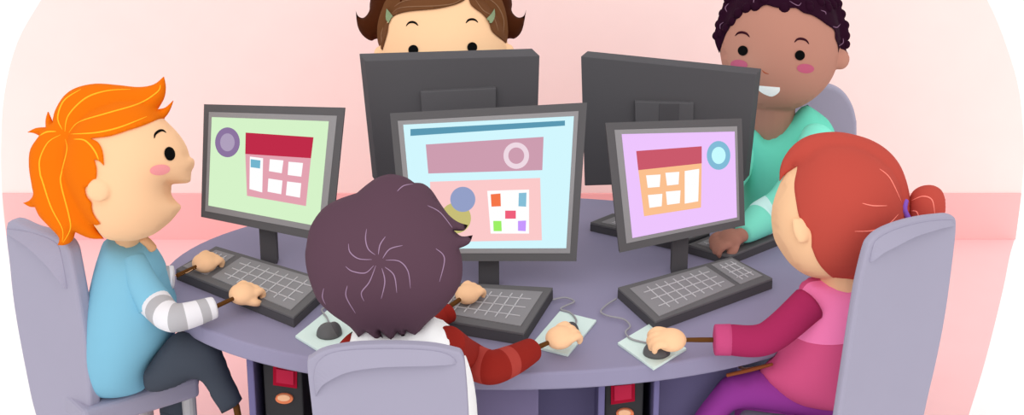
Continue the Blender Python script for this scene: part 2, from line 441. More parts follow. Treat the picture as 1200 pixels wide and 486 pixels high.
rear_monitor('dark monitor seen from behind, hiding the face of the brown haired girl',
    [(427.7, 71), (632.5, 65), (628, 214), (443, 217)], .235, (-.017, .052, 0), [(492.4, 107.5), (581.3, 103.4), (581, 150), (496, 152)], 535)
rear_monitor('dark monitor seen from behind, in front of the smiling boy',
    [(680.6, 65.8), (886.3, 86.5), (872.4, 212.5), (685, 217.6)], .375, (.017, .04, 0), [(743.8, 119), (813, 121), (812, 165), (745, 165)], 783)
# ================================================================== KEYBOARDS
def bil(q, u, v): return q[0].lerp(q[1], u).lerp(q[3].lerp(q[2], u), v)
def keyboard(label, q, panels, h=.027, grp='keyboards on the table'):
    t = [Z(x, y, T+h) for x, y in q]; c = sum(t, Vector())/4
    k = thing('keyboard', label, 'keyboard', (c.x, c.y, T), grp)
    obj('base', [prism([Vector((p.x, p.y, T+.0005)) for p in t], (0, 0, h-.007))], mat('#525054'), k, label='lower casing, coloured darker for the shaded sides')  # shade on the keyboard sides is put into this darker colour
    obj('deck', [prism([Vector((p.x, p.y, T+h-.0065)) for p in t], (0, 0, .0065))], mat('#6e6c6e'), k, bevel=.0015)
    for i, (pq, nu, nv, u0, u1, name) in enumerate(panels):
        w_ = [Z(x, y, T+h+.001) for x, y in pq]
        parts = [prism([Vector((p.x, p.y, T+h-.001)) for p in w_], (0, 0, .003))+(0,)]
        Lw = .0012; top = Vector((0, 0, .0012))
        def line(a, b):
            a = Vector(a)+top; b = Vector(b)+top; d = (b-a).normalized(); s = Vector((-d.y, d.x, 0))*Lw
            parts.append(prism([a-s, b-s, b+s, a+s], (0, 0, .0015))+(1,))
        for a in range(nu):
            u = u0+(u1-u0)*a/(nu-1); line(bil(w_, u, .12), bil(w_, u, .88))
        for b_ in range(nv):
            v = .25+.5*b_/(nv-1); line(bil(w_, max(.03, u0-.09), v), bil(w_, min(.97, u1+.09), v))
        obj(name, parts, [mat('#949295'), mat('#c8c6ca')], k, label='light grey key field')
keyboard('long grey keyboard under the hands of the boy with orange hair', [(253, 288), (390, 329), (344, 371), (206, 315)],
    [([(253, 293), (275, 299.4), (242, 322), (214, 312)], 3, 2, .25, .75, 'number_pad'),
     ([(283, 301), (378, 329), (341, 363), (248, 324.5)], 7, 3, .16, .86, 'key_field')])
keyboard('grey keyboard below the pale blue screen beside the dark haired boy', [(478, 328), (648, 336.5), (613.5, 390), (440, 361)],
    [([(490, 333), (636, 342), (610, 382), (464, 357)], 10, 3, .12, .86, 'key_field')], h=.03)
keyboard('grey keyboard with number pad in front of the red haired girl', [(724, 336.4), (857, 300.5), (905.5, 325.6), (768, 376)],
    [([(738, 338), (827, 312), (861.5, 334.4), (772.4, 370.5)], 7, 3, .18, .86, 'key_field'),
     ([(833.4, 310), (858, 303), (893.7, 323), (867.8, 333)], 3, 3, .25, .75, 'number_pad')])
keyboard('keyboard half hidden behind the lilac monitor', [(691.7, 260), (718, 249.5), (832, 272.5), (797, 283.5)],
    [([(704, 260.5), (720, 254.3), (804, 270.5), (786, 277.5)], 5, 3, .2, .8, 'key_field'), ([(791, 278.5), (809, 271.6), (824, 274), (804, 280.8)], 2, 2, .35, .7, 'number_pad')], h=.024)
keyboard('keyboard under the hand of the smiling boy in teal', [(806, 286), (909, 246), (958, 259), (855, 300)],
    [([(817, 285.5), (838, 277), (872, 285), (850, 294)], 3, 3, .2, .7, 'number_pad'), ([(850, 273), (900, 252), (938, 262), (885, 281)], 6, 3, .12, .88, 'key_field')], h=.024)
# ================================================================== MATS AND MICE
def mouse_mat(label, q):
    w_ = [Z(x, y, T+.0065) for x, y in q]; o = obj('mouse_mat', [prism([Vector((p.x, p.y, T+.0003)) for p in w_], (0, 0, .0062))], mat('#c6d7d2'), bevel=.001)
    tag(o, label, 'mouse mat', 'mouse mats on the table')
mouse_mat('pale mint mouse mat left of the front chair, its mouse untouched', [(346, 393), (386, 361), (432, 385), (392, 421)])
mouse_mat('pale mint mouse mat under the hand of the dark haired boy', [(656, 364), (699, 374.6), (665.6, 415), (621.6, 404)])
mouse_mat('pale mint mouse mat under the hand of the red haired girl', [(723.7, 401), (762.7, 378), (804.5, 407.5), (766, 431)])
def mouse(label, x, y, rx, cable):
    c = Z(x, y, T+.018); c.z = T+.0068; r = m_px(rx, dep(c))
    t = thing('computer_mouse', label, 'mouse', c, 'mice on the mats')
    v, f = sphere(c, (r, r*1.05, .026), seg=28, rin=16); v = [Vector((p.x, p.y, max(p.z, c.z+.0002))) for p in v]
    obj('body', [(v, f)], mat('#5f5e60', rough=.5, spec=.2), t, smooth=True)
    v, f = sphere(c+Vector((r*.42, r*.1, .0005)), (r*.66, r*.9, .0262), seg=24, rin=14); v = [Vector((p.x, p.y, max(p.z, c.z+.0004))) for p in v]
    obj('button', [(v, f)], mat('#4d4b4e', rough=.5, spec=.2), t, smooth=True, label='darker right button')
    P = [Z(a, b, T+.0095) for a, b in cable]
    obj('cable', [tube(P, .0021, seg=8, n=6)], mat('#a09ea2'), t, smooth=True)
mouse('dark grey mouse lying free on the mat left of the front chair', 385, 386, 14.5, [(375, 352), (380, 354), (382, 359), (377, 363), (383, 372), (386, 380)])
mouse('dark grey mouse held by the dark haired boy', 664, 386, 14, [(648, 351), (662, 348.5), (673, 353), (663, 358), (657, 362), (668, 366), (675, 374), (674, 381)])
mouse('dark grey mouse held by the red haired girl', 769, 408, 15.5, [(722, 350), (711, 357), (704, 365), (713, 370), (731, 374), (738.5, 382), (733, 389), (740, 397), (760, 402)])
# ================================================================== CHAIRS
CH = mat('#b2adc3', rough=.55, spec=.2); LEG = mat('#b5b3b6', rough=.5, spec=.3)
def slab(outline, p0, n, thick):
    n = Vector(n).normalized(); return prism([PL(x, y, p0, n) for x, y in outline], -n*thick)
def resamp_n(P, N):
    P = [Vector(p[:2]) for p in P]; L = [0]
    for i in range(1, len(P)): L.append(L[-1]+(P[i]-P[i-1]).length)
    out = []; j = 0
    for k in range(N):
        t = L[-1]*k/(N-1)
        while j < len(L)-2 and L[j+1] < t: j += 1
        out.append(tuple(P[j].lerp(P[j+1], min(1, (t-L[j])/max(1e-9, L[j+1]-L[j])))))
    return out
def chair(label, out, hl, p0, n, thick, seat, seat_z, legs, st=.05):
    seat = [(p[0], p[1]) for p in seat]; sc = Vector((sum(p[0] for p in seat)/4, sum(p[1] for p in seat)/4, 0))
    c = thing('chair', label, 'chair', (sc.x, sc.y, .005), 'lavender grey chairs around the table')
    obj('backrest', [slab(out, p0, n, thick)], CH, c, bevel=.010)
    if hl:  # added facet, tilted up so the lights make a highlight streak
        nn = Vector(n).normalized(); N = 40
        up, dn = (resamp_n(spline(q, closed=False, n=6), N) for q in hl); V, Fc = [], []
        for i in range(N):
            k = math.sin(math.pi*i/(N-1))**.5
            a = PL(*up[i], p0, n); b = PL(*dn[i], p0, n); V += [a+nn*.0012, b+nn*(.0012+.020*k), b-nn*.004, a-nn*.004]
        for i in range(N-1):
            o_ = 4*i; Fc += [[o_+j, o_+(j+1) % 4, o_+4+(j+1) % 4, o_+4+j] for j in range(4)]
        obj('highlight_facet', [(V, Fc)], CH, c, smooth=False, label='curved raised facet added along the top of the backrest to catch a highlight')
    obj('seat', [prism([Vector((p[0], p[1], seat_z-st)) for p in seat], (0, 0, st))], CH, c, bevel=.012)
    for p in legs: obj('leg', [tube([Vector((p[0], p[1], .005)), Vector((p[0], p[1], seat_z-st+.01))], .017, seg=14, n=1, cap=0)], LEG, c, smooth=False)
    return c
# front chair
fo = spline([(360, 429), (365, 419.5), (382, 410.7), (415, 405), (460, 403.7), (503, 405.7), (531, 411), (542, 417), (546, 441), (549, 486), (552, 560, 1), (372, 560, 1), (366, 486)], n=5)
fh = ([(370, 464), (368, 442), (372, 425), (387, 414), (415, 409.5), (470, 408.5), (510, 411), (529, 417), (535, 425)], [(370, 464), (376, 451), (386, 442), (410, 430), (450, 424), (500, 424), (535, 425)])
yb = -.84
sx0, sx1 = -.38, -.08
chair('lavender grey chair at the front centre, backrest towards us behind the dark haired boy', fo, fh, (0, yb, 0), (0, -1, 0), .022,
      [(sx0, yb+.03), (sx1, yb+.03), (sx1, yb+.37), (sx0, yb+.37)], .42, [(sx0+.03, yb+.06), (sx1-.03, yb+.06), (sx0+.03, yb+.34), (sx1-.03, yb+.34)])
# left chair
n1 = Z(112, 478, .43); n2 = Z(234, 441, .43); e = (n2-n1).normalized(); g = Vector((-e.y, e.x, 0))
seatL = [n1-e*.03, n2+e*.0, n2+g*.30, n1-e*.03+g*.30]
tn = Vector((-.75, .66, 0)); nL = Vector((-.66, -.75, 0))
lo = spline([(7, 261), (35, 268), (66, 278), (78, 289), (84, 312), (98, 392), (101, 430), (104, 455), (105, 500), (106, 530, 1), (58, 530, 1), (40, 484), (28, 430), (16, 364), (10, 312)], n=5)
lh = ([(8, 268), (35, 272), (62, 282), (71, 295), (79, 338)], [(9, 273), (25, 278), (45, 290), (66, 312), (79, 338)])
chair('lavender grey chair at the left edge with the boy with orange hair on it', lo, lh, (-.93, -.21, 0), nL, .035, seatL, .43,
      [n1+e*.01+g*.03, n2-e*.022+g*.02, n2-e*.02+g*.27, n1+e*.01+g*.27], .055)
# right chair
ro = spline([(1106, 252.5), (1116, 252.5), (1121.5, 257), (1122, 268), (1120, 290), (1110.5, 362), (1100, 418), (1088, 470), (1078, 520, 1), (978, 520, 1), (983, 486), (993, 420), (1002, 362), (1008, 328), (1017, 292), (1023, 280.5), (1035, 270.6), (1057, 261.5), (1082, 255.5)], n=5)
rh = ([(1019, 307), (1022, 292), (1027, 281), (1046, 270), (1075, 261.5), (1100, 258), (1118, 258)], [(1019, 307), (1028, 295), (1041, 286), (1065, 273), (1095, 265), (1118, 263)])
nR = Vector((.55, -.83, 0)).normalized(); pR = Y(1040, 380, -.50)
gR = Vector((-.83, .55, 0)).normalized()
tR = Vector((nR.y*-1, nR.x, 0)).normalized()   # to the right along the backrest
cR = PL(1028, 500, pR, nR); cR.z = 0
seatR = [Z(870, 477, .47), Z(1000, 493, .47), Z(980, 552, .47), Z(838, 520, .47)]
scR = sum(seatR, Vector())/4
chair('lavender grey chair at the right edge, backrest towards us behind the red haired girl', ro, rh, pR, nR, .022, seatR, .47, [p.lerp(scR, .2) for p in seatR])
# rear chair
yo = spline([(852, 260, 1), (852, 150), (868, 116), (900, 101), (935, 97), (970, 100.5), (987, 108), (998.4, 122.6), (1003.5, 140), (1004.5, 158), (1004, 260, 1)], n=5)
yr = .92
xr = Y(928, 200, yr).x
chair('lavender grey chair at the back behind the smiling boy in teal', yo, None, (0, yr, 0), (0, -1, 0), .035,
      [(xr-.16, yr-.30), (xr+.16, yr-.30), (xr+.16, yr), (xr-.16, yr)], .43, [(xr+a, yr-b) for a in (-.13, .13) for b in (.03, .27)])
# ================================================================== PEOPLE
SKIN = mat('#fccb9f', spec=.04); BRN = mat('#5f3c1c'); BLK = mat('#050505', spec=.1); CHEEK = mat('#f69da0')
def wrist(a, b, root, r=.0052): return obj('wrist', [tube([a, Vector(a).lerp(Vector(b), .5), b], [r*.95, r*.95, r*.8], seg=10, n=3)], BRN, root, smooth=True, label='thin brown wrist between sleeve and hand')
def brow(host, pts, root, col=BLK, w_=1.7): return obj('eyebrow', strands(host, [pts], w_), col, root, smooth=True)
def eye(host, x, y, rx, ry, root, rot=0): return obj('eye', [conform(ell(x, y, rx, ry, rot), host, .0025, .006, 1.6)], BLK, root)
def cheek(host, x, y, rx, ry, root, m=CHEEK, rot=0): return obj('cheek_blush', [conform(ell(x, y, rx, ry, rot), host, .0012, .004, 2)], m, root)
def shoe(c, fwd, root, col='#3a3030'):
    f = Vector(fwd).normalized(); s = Vector((-f.y, f.x, 0)); v, fc = sphere(Vector(c)+f*.035, (.075, .034, .045), ax=(f, s, Vector((0, 0, 1))))
    v = [Vector((p.x, p.y, max(p.z, c[2]-.02))) for p in v]; return obj('shoe', [(v, fc)], mat(col), root, smooth=True)
# ---------------- boy with orange hair (left)
dL = 4.23
rt = thing('person', 'boy in profile with tousled orange hair and light blue shirt typing at the left', 'person', (Y(150, 455, -.1).x, -.1, .44), 'children around the table')
head_o = spline([(192, 139), (208, 155), (218, 170), (222.5, 184, 1), (226.5, 185.5), (228.3, 190.5), (227, 196.5), (224.2, 200.5, 1), (223.5, 214.6, 1), (200, 215.8, 1), (200, 227, 1), (206, 235), (214, 242, 1), (208, 250), (196, 263), (176, 276.6), (150.6, 282.6), (125.5, 280), (113, 268), (95, 240), (80, 205), (83, 165), (108, 132), (150, 118), (178, 124)], n=5)
headp = puff(head_o, D(150, 200, dL), k=.92, grid=40); hb = bvh([headp])
ear = puff(ell(115.5, 222.6, 14.3, 14), hb.ray_cast(CAM, ray(115, 222).normalized())[0]+NV*.006, k=.45, grid=14)
neck = tube([Y(150, 270, -.11), Y(148, 300, -.11)], [.03, .03])
hL1 = Z(241.4, 307, T+.045); hL2 = Z(286, 343.6, T+.045)
s1 = Z(208, 322.5, T+.05); s2 = Z(251, 360, T+.05)
shN = Y(172, 335, -.19); elN = Z(207, 372, T+.04)
shF = Y(175, 315, -.02)
coreL = [puff(spline([(130, 285), (172, 290), (185, 330), (190, 380), (170, 430), (110, 440), (105, 390), (112, 330)]), (0, -.1, 0), (0, -1, 0), k=.7, grid=20)]
armL = [tube([Y(157, 305, -.14), Y(166, 330, -.17), Y(182, 356, -.19), elN, s2, hL2], [.015, .018, .018, .012, .002, .002], seg=10), tube([shF, s1, hL1], [.02, .002, .002], seg=10)]
obj('body', [headp, ear, neck]+coreL+armL+hand(hL1, hL1-s1, (0, -.25, 1), 1.02, 1)+hand(hL2, hL2-s2, (0, -.25, 1), 1.08, -1), SKIN, rt, remesh=.0032)
hair_o = spline([(203, 118, 1), (196, 134), (181, 146.5), (160.7, 155), (140.6, 161.6), (118, 164, 1), (128, 169), (134, 180), (135.6, 195, 1), (130, 190), (124, 188.5, 1), (127, 200), (125.5, 216, 1), (112, 220), (112, 230), (118, 237, 1), (118, 250), (125.5, 262, 1), (119, 263.5), (112, 262, 1), (114, 270), (121.5, 279.6, 1), (105.5, 279), (88, 271.6, 1), (84, 282), (76, 287), (68, 287, 1), (69.5, 278), (56.5, 264), (46.4, 253), (41.4, 242.7, 1), (35, 242), (27.6, 237.7, 1), (35, 234.7), (39.4, 227.7), (37.7, 217.6), (34.4, 195), (36, 175), (46.4, 159, 1), (40, 156), (32.6, 155, 1), (42.7, 150), (54, 149, 1), (54, 140), (56.5, 131, 1), (62, 144, 1), (64.8, 130), (75.3, 112.6), (90.4, 102.6), (113, 98), (138, 99.6), (163, 102), (180.8, 98.8), (192, 90, 1), (194, 102), (192, 115), (184.5, 128, 1), (194, 126)], n=4)
hairp = puff(hair_o, D(110, 190, dL), k=.5, host=hb, grid=46); hh = bvh([hairp])
hr = obj('hair', [hairp], mat('#f5780a'), rt, smooth=True)
strand_parts(hh, [[(72.8, 151.6), (67.8, 137.7), (75.3, 117.7), (95, 104.4)], [(76, 154), (80.3, 135), (100.4, 115), (125.5, 106.4), (153, 104.6)],
    [(80.8, 155.3), (93, 142.8), (125.5, 132.7), (163, 121.4), (184.5, 107.6), (188, 99.6)], [(83, 157), (113, 155.3), (140.6, 149), (172, 136.5)], [(65.8, 154), (55, 154.6), (46.4, 159)],
    [(71, 157.8), (56.5, 166.6), (47, 185.5), (47, 202), (50, 212.6), (60, 242.7), (73, 268), (73, 283)], [(76.6, 163), (78.6, 175.4), (72.8, 200.5), (71.5, 215), (80.3, 250), (82.4, 268), (74, 284)],
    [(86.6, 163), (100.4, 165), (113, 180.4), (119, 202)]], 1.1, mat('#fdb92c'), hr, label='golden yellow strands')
eye(hb, 199, 180, 6.3, 8.2, rt, -12); cheek(hb, 187.5, 199, 12, 6.3, rt, rot=-6)
brow(hb, [(180.8, 162), (182, 157), (187, 153.2), (191, 153), (194.6, 155.3)], rt, w_=1.7)
BLUE = mat('#84c0da')
torso_o = spline([(125, 280), (150, 284), (170, 284), (180, 291), (193, 313), (203, 345), (209, 365), (205, 391), (190, 408), (178, 428), (174, 451), (151, 458), (125.5, 461), (104, 456), (98, 422), (97.6, 392), (100, 365), (106, 333), (115, 300)], n=4)
shp = puff(torso_o, (0, -.12, 0), (0, -1, 0), k=.95, grid=32); shb = bvh([shp])
sh = obj('shirt', [shp], BLUE, rt, smooth=True)
hemL = Y(181, 355, -.205)
obj('short_sleeve', [tube([Y(157, 303, -.155), Y(166, 330, -.19), hemL], [m_px(14, 4.3), m_px(18.5, 4.3), m_px(21.5, 4.3)], seg=26, n=8, cap=.08)], BLUE, sh, smooth=True)
obj('collar', [tube([Y(168, 280, -.17), Y(174, 285, -.165), Y(179, 291, -.16)], .010, seg=8)], mat('#dba77c'), rt, smooth=True, label='tan patch of neck at the collar')
stripe = [mat('#e8e6eb'), mat('#b4b2b6')]
ce2 = elN
r0 = m_px(20, dep(shN)); r1 = m_px(17.5, dep(elN)); r2 = m_px(12.8, dep(s2))
pa = Y(181, 354, -.205)
obj('long_sleeve', [tube([pa, elN+Vector((-.006, 0, 0)), s2], [r0, r1, r2], seg=24, n=14, cap=.25, mfun=lambda u: 0 if u < .20 or .36 < u < .50 or .64 < u < .78 or u > .90 else 1)], stripe, rt, smooth=True, label='white and grey striped near sleeve')
c1 = s1.lerp(shF, .03); 
obj('long_sleeve', [tube([shF, Z(188, 324, T+.05), Z(203, 324.5, T+.05)], [.024, .027, .026], seg=22, n=8, cap=.15, mfun=lambda u: 0 if u > .80 or u < .5 else 1)], stripe, rt, smooth=True, label='white and grey striped far sleeve')
wrist(s1, hL1-(hL1-s1).normalized()*.025, rt); wrist(s2, hL2-(hL2-s2).normalized()*.028, rt)
TR = mat('#454b56')
kneeN = Y(236, 412, -.16)
leg_o = spline([(204, 391.5), (226, 391), (246, 397), (259, 411), (271, 440), (284, 467, 1), (276, 476), (260, 484.5, 1), (247, 462), (232, 440), (205, 452), (174, 458), (168, 440), (176, 425), (188, 408)], n=4)
obj('trousers', [puff(leg_o, (0, -.20, 0), (0, -1, 0), k=.75, grid=28), tube([Y(150, 440, -.05), Y(205, 432, .0), Y(205, 480, -.02), Y(200, 489, -.03)], [.06, .055, .036, .034])], TR, rt, smooth=True)
ft = Y(290, 520, -.2); ft.z = .03
obj('lower_leg', [tube([Y(270, 474, -.2), Y(279, 487, -.2), ft], [.008, .008, .012], seg=10)], BRN, rt, smooth=True, label='thin brown ankle below the trouser leg')
shoe(ft+Vector((0, 0, -.003)), (1, .2, 0), rt)
ff = Y(200, 489, -.03); ff2 = ff.copy(); ff2.z = .03
obj('lower_leg', [tube([ff, ff2], [.008, .012], seg=10)], BRN, rt, smooth=True); shoe(ff2+Vector((0, 0, -.003)), (1, .2, 0), rt)
# ---------------- boy seen from behind (front centre)
dC = 3.80
rt = thing('person', 'dark haired boy in red and white shirt seen from behind at the front', 'person', (Y(455, 420, -.6).x, -.6, .43), 'children around the table')
hd = puff(ell(449, 302, 74, 74, n=48), D(450, 304, dC+.03), k=.75, grid=22)
hC1 = Z(549, 343.7, T+.055); hC2 = Z(658, 394.5, T+.052)
w1 = Z(526, 359.5, T+.05); w2 = Z(626, 408.5, T+.045)
shC = Y(525, 401, -.665); e1 = Z(573, 429, T+.03); e1.z = T+.05
shD = Y(470, 395, -.55)
core = puff(spline([(425, 400), (500, 400), (530, 430), (535, 500), (525, 540), (395, 540), (385, 500), (395, 430)]), (0, -.62, 0), (0, -1, 0), k=.6, grid=18)
pC = [shC, Z(546, 418, T+.06), Z(573, 430, T+.052), Z(598, 423, T+.050), w2]
obj('body', [hd, tube([D(455, 360, dC+.08), Y(455, 415, -.59)], [.04, .04]), core, tube(pC+[hC2], [.02, .02, .018, .014, .002, .002], seg=10), tube([shD, Z(506, 377, T+.045), w1, hC1], [.004, .002, .002, .002], seg=10),
    tube([Y(415, 500, -.58), Vector((-.30, -.45, .46))], [.06, .05]), tube([Y(500, 500, -.58), Vector((-.17, -.45, .46))], [.06, .05])]
    + hand(hC1, hC1-w1, (0, -.25, 1), .95, 1)+hand(hC2, hC2-w2, (0, -.25, 1), 1.05, 1), SKIN, rt, remesh=.0032)
ch_o = spline([(460.5, 204), (475.6, 207.6), (485.6, 214, 1), (495.7, 215), (505.7, 222.6), (515.7, 237.7), (525.8, 251.5), (537, 260), (548.4, 263.6, 1), (543.4, 270), (532, 270, 1), (541, 276.6), (554, 275.4, 1), (549.6, 285.4), (538, 291, 1), (541.6, 305), (540.8, 327.7), (530.8, 347.7), (515.7, 365), (500.7, 378), (486.4, 394, 1), (476, 387.4, 1), (473, 396, 1), (465.5, 389, 1), (458.5, 399, 1), (445, 387.4, 1), (449, 396, 1), (438, 396.7), (429, 388.4, 1), (420, 395, 1), (410, 383), (390, 369), (377.7, 358), (370, 347.7), (361, 322.6), (357.6, 302.6), (358.8, 288), (364, 265), (377.7, 245), (395, 234), (418, 226, 1), (428, 217.6), (440, 209), (450.5, 205)], n=4)
chp = puff(ch_o, D(450, 300, dC), k=.72, grid=44); chb = bvh([chp])
hr = obj('hair', [chp], mat('#614654'), rt, smooth=True)
strand_parts(chb, [[(429.6, 268), (428.4, 280), (431.6, 291.7), (439.7, 298.5)], [(451.7, 277), (445.4, 286.7), (443.4, 298)], [(471.8, 287.4), (456.7, 291.7), (448.5, 302.5)],
    [(408.3, 285.4), (410.3, 295.4), (420.3, 303), (436, 304)], [(452, 304.6), (468, 306), (478, 317.6), (481, 337.7)], [(451, 312.6), (461.8, 322.6), (465, 343)], [(447.5, 314), (451, 330), (446.7, 350)],
    [(440.4, 311), (433, 330), (423.6, 342.7), (426.6, 352.8)], [(438, 311), (428, 319.6), (412.8, 317.6), (405, 312)], [(407, 334.7), (405.8, 347.7), (416.6, 367)], [(379.4, 337.7), (378, 347.7), (381.4, 356.5)],
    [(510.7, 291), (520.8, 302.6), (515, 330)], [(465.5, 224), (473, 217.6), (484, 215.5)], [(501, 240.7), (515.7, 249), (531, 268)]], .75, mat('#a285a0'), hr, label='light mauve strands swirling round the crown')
ct = spline([(440, 372), (424, 380), (413, 389), (405, 408), (392, 440), (384, 486), (382, 545, 1), (560, 545, 1), (559.5, 486), (555, 447), (545, 415), (530, 386), (518, 379), (504, 374), (480, 380), (450, 384)], n=4)
sh = obj('shirt', [puff(ct, (0, -.64, 0), (0, -1, 0), k=.8, grid=26, cap=.13)], mat('#ffffff'), rt, smooth=True, label='white body of the shirt')
RD, RS = mat('#992a22'), mat('#b5453d')
dd = [dep(p) for p in pC]
end = w2.lerp(pC[3], .12)
obj('sleeve', [tube(pC[:4]+[end], [m_px(r, d) for r, d in zip((20, 21, 21, 18.5, 14.5), dd)], seg=28, n=14, cap=.3, mfun=lambda u: 1 if .375 < u < .475 or .64 < u < .755 else 0)], [RD, RS], rt, smooth=True, label='red sleeve with two lighter bands')
obj('sleeve', [tube([shD, Z(506, 377, T+.05), Z(527, 366, T+.05)], [.026, m_px(12.5, dC), m_px(12, 4.1)], seg=20, n=8, cap=.3)], RD, rt, smooth=True)
obj('sleeve', [puff(spline([(413, 388, 1), (405, 394), (396, 405), (392, 420), (404, 420), (413, 405)]), Y(404, 404, -.64), (0, -1, 0), k=.8, grid=10)], RD, rt, smooth=True)
wrist(w1.lerp(hC1, .1), hC1-(hC1-w1).normalized()*.025, rt, .0056); wrist(w2.lerp(end, .3), hC2-(hC2-w2).normalized()*.028, rt, .0056)
obj('trousers', [tube([Vector((-.29, -.66, .50)), Vector((-.30, -.45, .50)), Vector((-.30, -.42, .1))], [.07, .055, .04]), tube([Vector((-.17, -.66, .50)), Vector((-.16, -.45, .50)), Vector((-.16, -.42, .1))], [.07, .055, .04])], mat('#4a4a60'), rt, smooth=True)
for x in (-.30, -.16): shoe((x, -.42, .027), (0, 1, 0), rt)
# ---------------- brown haired girl at the back
dG = 4.98
rt = thing('person', 'brown haired girl with green hair clips peeking over the middle rear monitor', 'person', (Y(520, 100, .78).x, .78, .005), 'children around the table')
hg = puff(ell(520, 62, 76, 78, n=48), D(520, 62, dG), k=.85, grid=26); hgb = bvh([hg])
ears = [puff(ell(x, y, 7, 10), D(x, y, dG-.02), k=.6, grid=10) for x, y in ((444.5, 64), (596, 61))]
xg = rt.location.x
obj('body', [hg, tube([(xg, .86, .90), (xg, .86, .74)], [.04, .045]), puff(spline([(490, 150), (550, 150), (575, 190), (570, 240), (470, 240), (465, 190)]), (0, .86, 0), (0, -1, 0), k=.6, grid=14),
    tube([(xg-.07, .86, .35), (xg-.07, .86, .03)], [.03, .025]), tube([(xg+.07, .86, .35), (xg+.07, .86, .03)], [.03, .025]),
    tube([(xg-.09, .84, .70), (xg-.14, .80, .56), (xg-.11, .74, .47)], [.025, .022, .018]), tube([(xg+.09, .84, .70), (xg+.14, .80, .56), (xg+.11, .74, .47)], [.025, .022, .018])]
    + hand((xg-.10, .72, .455), (.1, -.6, -.5), (0, -.5, .6), .9, -1)+hand((xg+.10, .72, .455), (-.1, -.6, -.5), (0, -.5, .6), .9, 1)+ears, SKIN, rt, remesh=.0035)
bk = spline([(434, 0), (432.7, 12.6), (426.4, 20.6), (420, 19), (416.9, 12.6, 1), (418.9, 30), (425, 41.4), (435, 47.7), (447, 46), (500, 60), (545, 60), (592, 46), (603.4, 45), (612, 35), (616.7, 11.3, 1), (613.4, 19), (606, 20), (599.6, 12.5), (599.6, 0), (590, -40), (560, -66), (520, -74), (470, -62), (443, -35)], n=4)
hr = obj('hair', [puff(bk, D(520, 0, dG+.06), k=.6, grid=34)], mat('#431d08'), rt, smooth=True, label='dark brown back hair flicking out at both sides')
bl = spline([(555, -40), (549, -4, 1), (545.7, 4), (533, 11), (510.5, 16), (478, 18), (461.6, 22), (457.5, 29), (455.5, 42.7), (449.5, 60.8, 1), (443, 50), (442.5, 30), (448, 10), (462, -20), (490, -45), (525, -55)], n=4)
br = spline([(549, -4, 1), (553, 10), (565.7, 20), (573, 29), (578, 41.4), (593.4, 52, 1), (595.5, 37.7), (593, 15), (586, -5), (574, -28), (555, -40)], n=4)
fps = [puff(q, D(520, 30, dG), k=.32, host=hgb, grid=26, back=.2) for q in (bl, br)]; fb = bvh(fps)
fr_ = obj('fringe', fps, mat('#6c4429'), rt, smooth=True, label='lighter brown parted fringe')
strand_parts(fb, [[(460, 15), (467, 10), (480, 8), (510, 7), (532, 4), (545, -4)], [(462, 8), (472, 2), (490, -2)], [(556, -2), (566, 12), (578, 20), (584, 36)], [(566, -6), (582, 6), (590, 22), (590, 38)], [(449, 32), (447, 40), (447.5, 50)]], .8, mat('#8a644a'), fr_)
GC = mat('#8b9b78')
for q in ([(453, 10, 1), (458, 16), (461.8, 22.6), (457, 27.5), (452, 22)], [(579.6, 10, 1), (580, 19), (575.8, 27), (570, 23), (575, 17)]):
    obj('hair_clip', [conform(spline(q, n=4), fb, .008, .004, 1.6)], GC, rt, label='grey green hair clip')
eye(hgb, 484.3, 58.5, 5.9, 5.9, rt); eye(hgb, 553.4, 55.3, 5.9, 5.9, rt)
brow(hgb, [(476, 30.6), (479, 27), (483, 25.9), (487, 27), (490, 30)], rt, w_=1.5); brow(hgb, [(546, 27), (549, 23.6), (553, 22.6), (557, 23.6), (560, 26.4)], rt, w_=1.5)
obj('dress', [loft([(xg+.16*math.cos(a*math.pi/12), .86+.12*math.sin(a*math.pi/12), .32) for a in range(24)], [(xg+.085*math.cos(a*math.pi/12), .86+.07*math.sin(a*math.pi/12), .77) for a in range(24)])], mat('#e58aa6'), rt, smooth=False)
for s in (-.07, .07): shoe((xg+s, .86, .027), (0, -1, 0), rt)
# ---------------- smiling boy at the back right
dB = 4.90
SK2 = mat('#bb8574')
rt = thing('person', 'smiling boy with dark curly hair and teal top behind the right rear monitor', 'person', (Y(920, 180, .62).x, .62, .44), 'children around the table')
ho = spline([(843.5, 50), (846, 75), (855, 100), (870, 118), (890, 128), (920, 130.5), (946, 121), (968, 102), (980, 80), (984, 50), (978, 15), (950, -15), (912, -25), (870, -12), (850, 15)], n=4)
hp = puff(ho, D(912, 55, dB), k=.88, grid=30); hbb = bvh([hp])
er = puff(ell(984.5, 69.5, 11.5, 12.5, 10), D(984, 70, dB-.03), k=.6, grid=12)
hB = Z(853, 281, T+.045); wB = Z(869, 274, T+.055)
pA = [Y(959, 160, .455), Z(926, 232, T+.10), Z(893, 256, T+.065), Z(871, 274, T+.055)]
xb = rt.location.x
obj('body', [hp, er, tube([D(905, 105, dB+.02), Y(905, 175, .60)], [.06, .055]), puff(spline([(880, 165), (940, 155), (965, 200), (960, 260), (880, 260), (872, 210)]), (0, .60, 0), (0, -1, 0), k=.6, grid=14),
    tube(pA+[hB], [.03, .025, .02, .018, .018]), tube([Y(875, 190, .55), Vector((.5, .46, .62)), Vector((.52, .40, .52))], [.03, .022, .018]),
    tube([Vector((xb-.07, .66, .49)), Vector((xb-.07, .42, .47)), Vector((xb-.07, .40, .03))], [.04, .035, .025]), tube([Vector((xb+.07, .66, .49)), Vector((xb+.09, .42, .47)), Vector((xb+.09, .40, .03))], [.04, .035, .025])]
    + hand(hB, hB-wB, (0, -.25, 1), 1.05, 1)+hand((.52, .38, .515), (-.2, -1, 0), (0, 0, 1), .9, 1), SK2, rt, remesh=.0034)
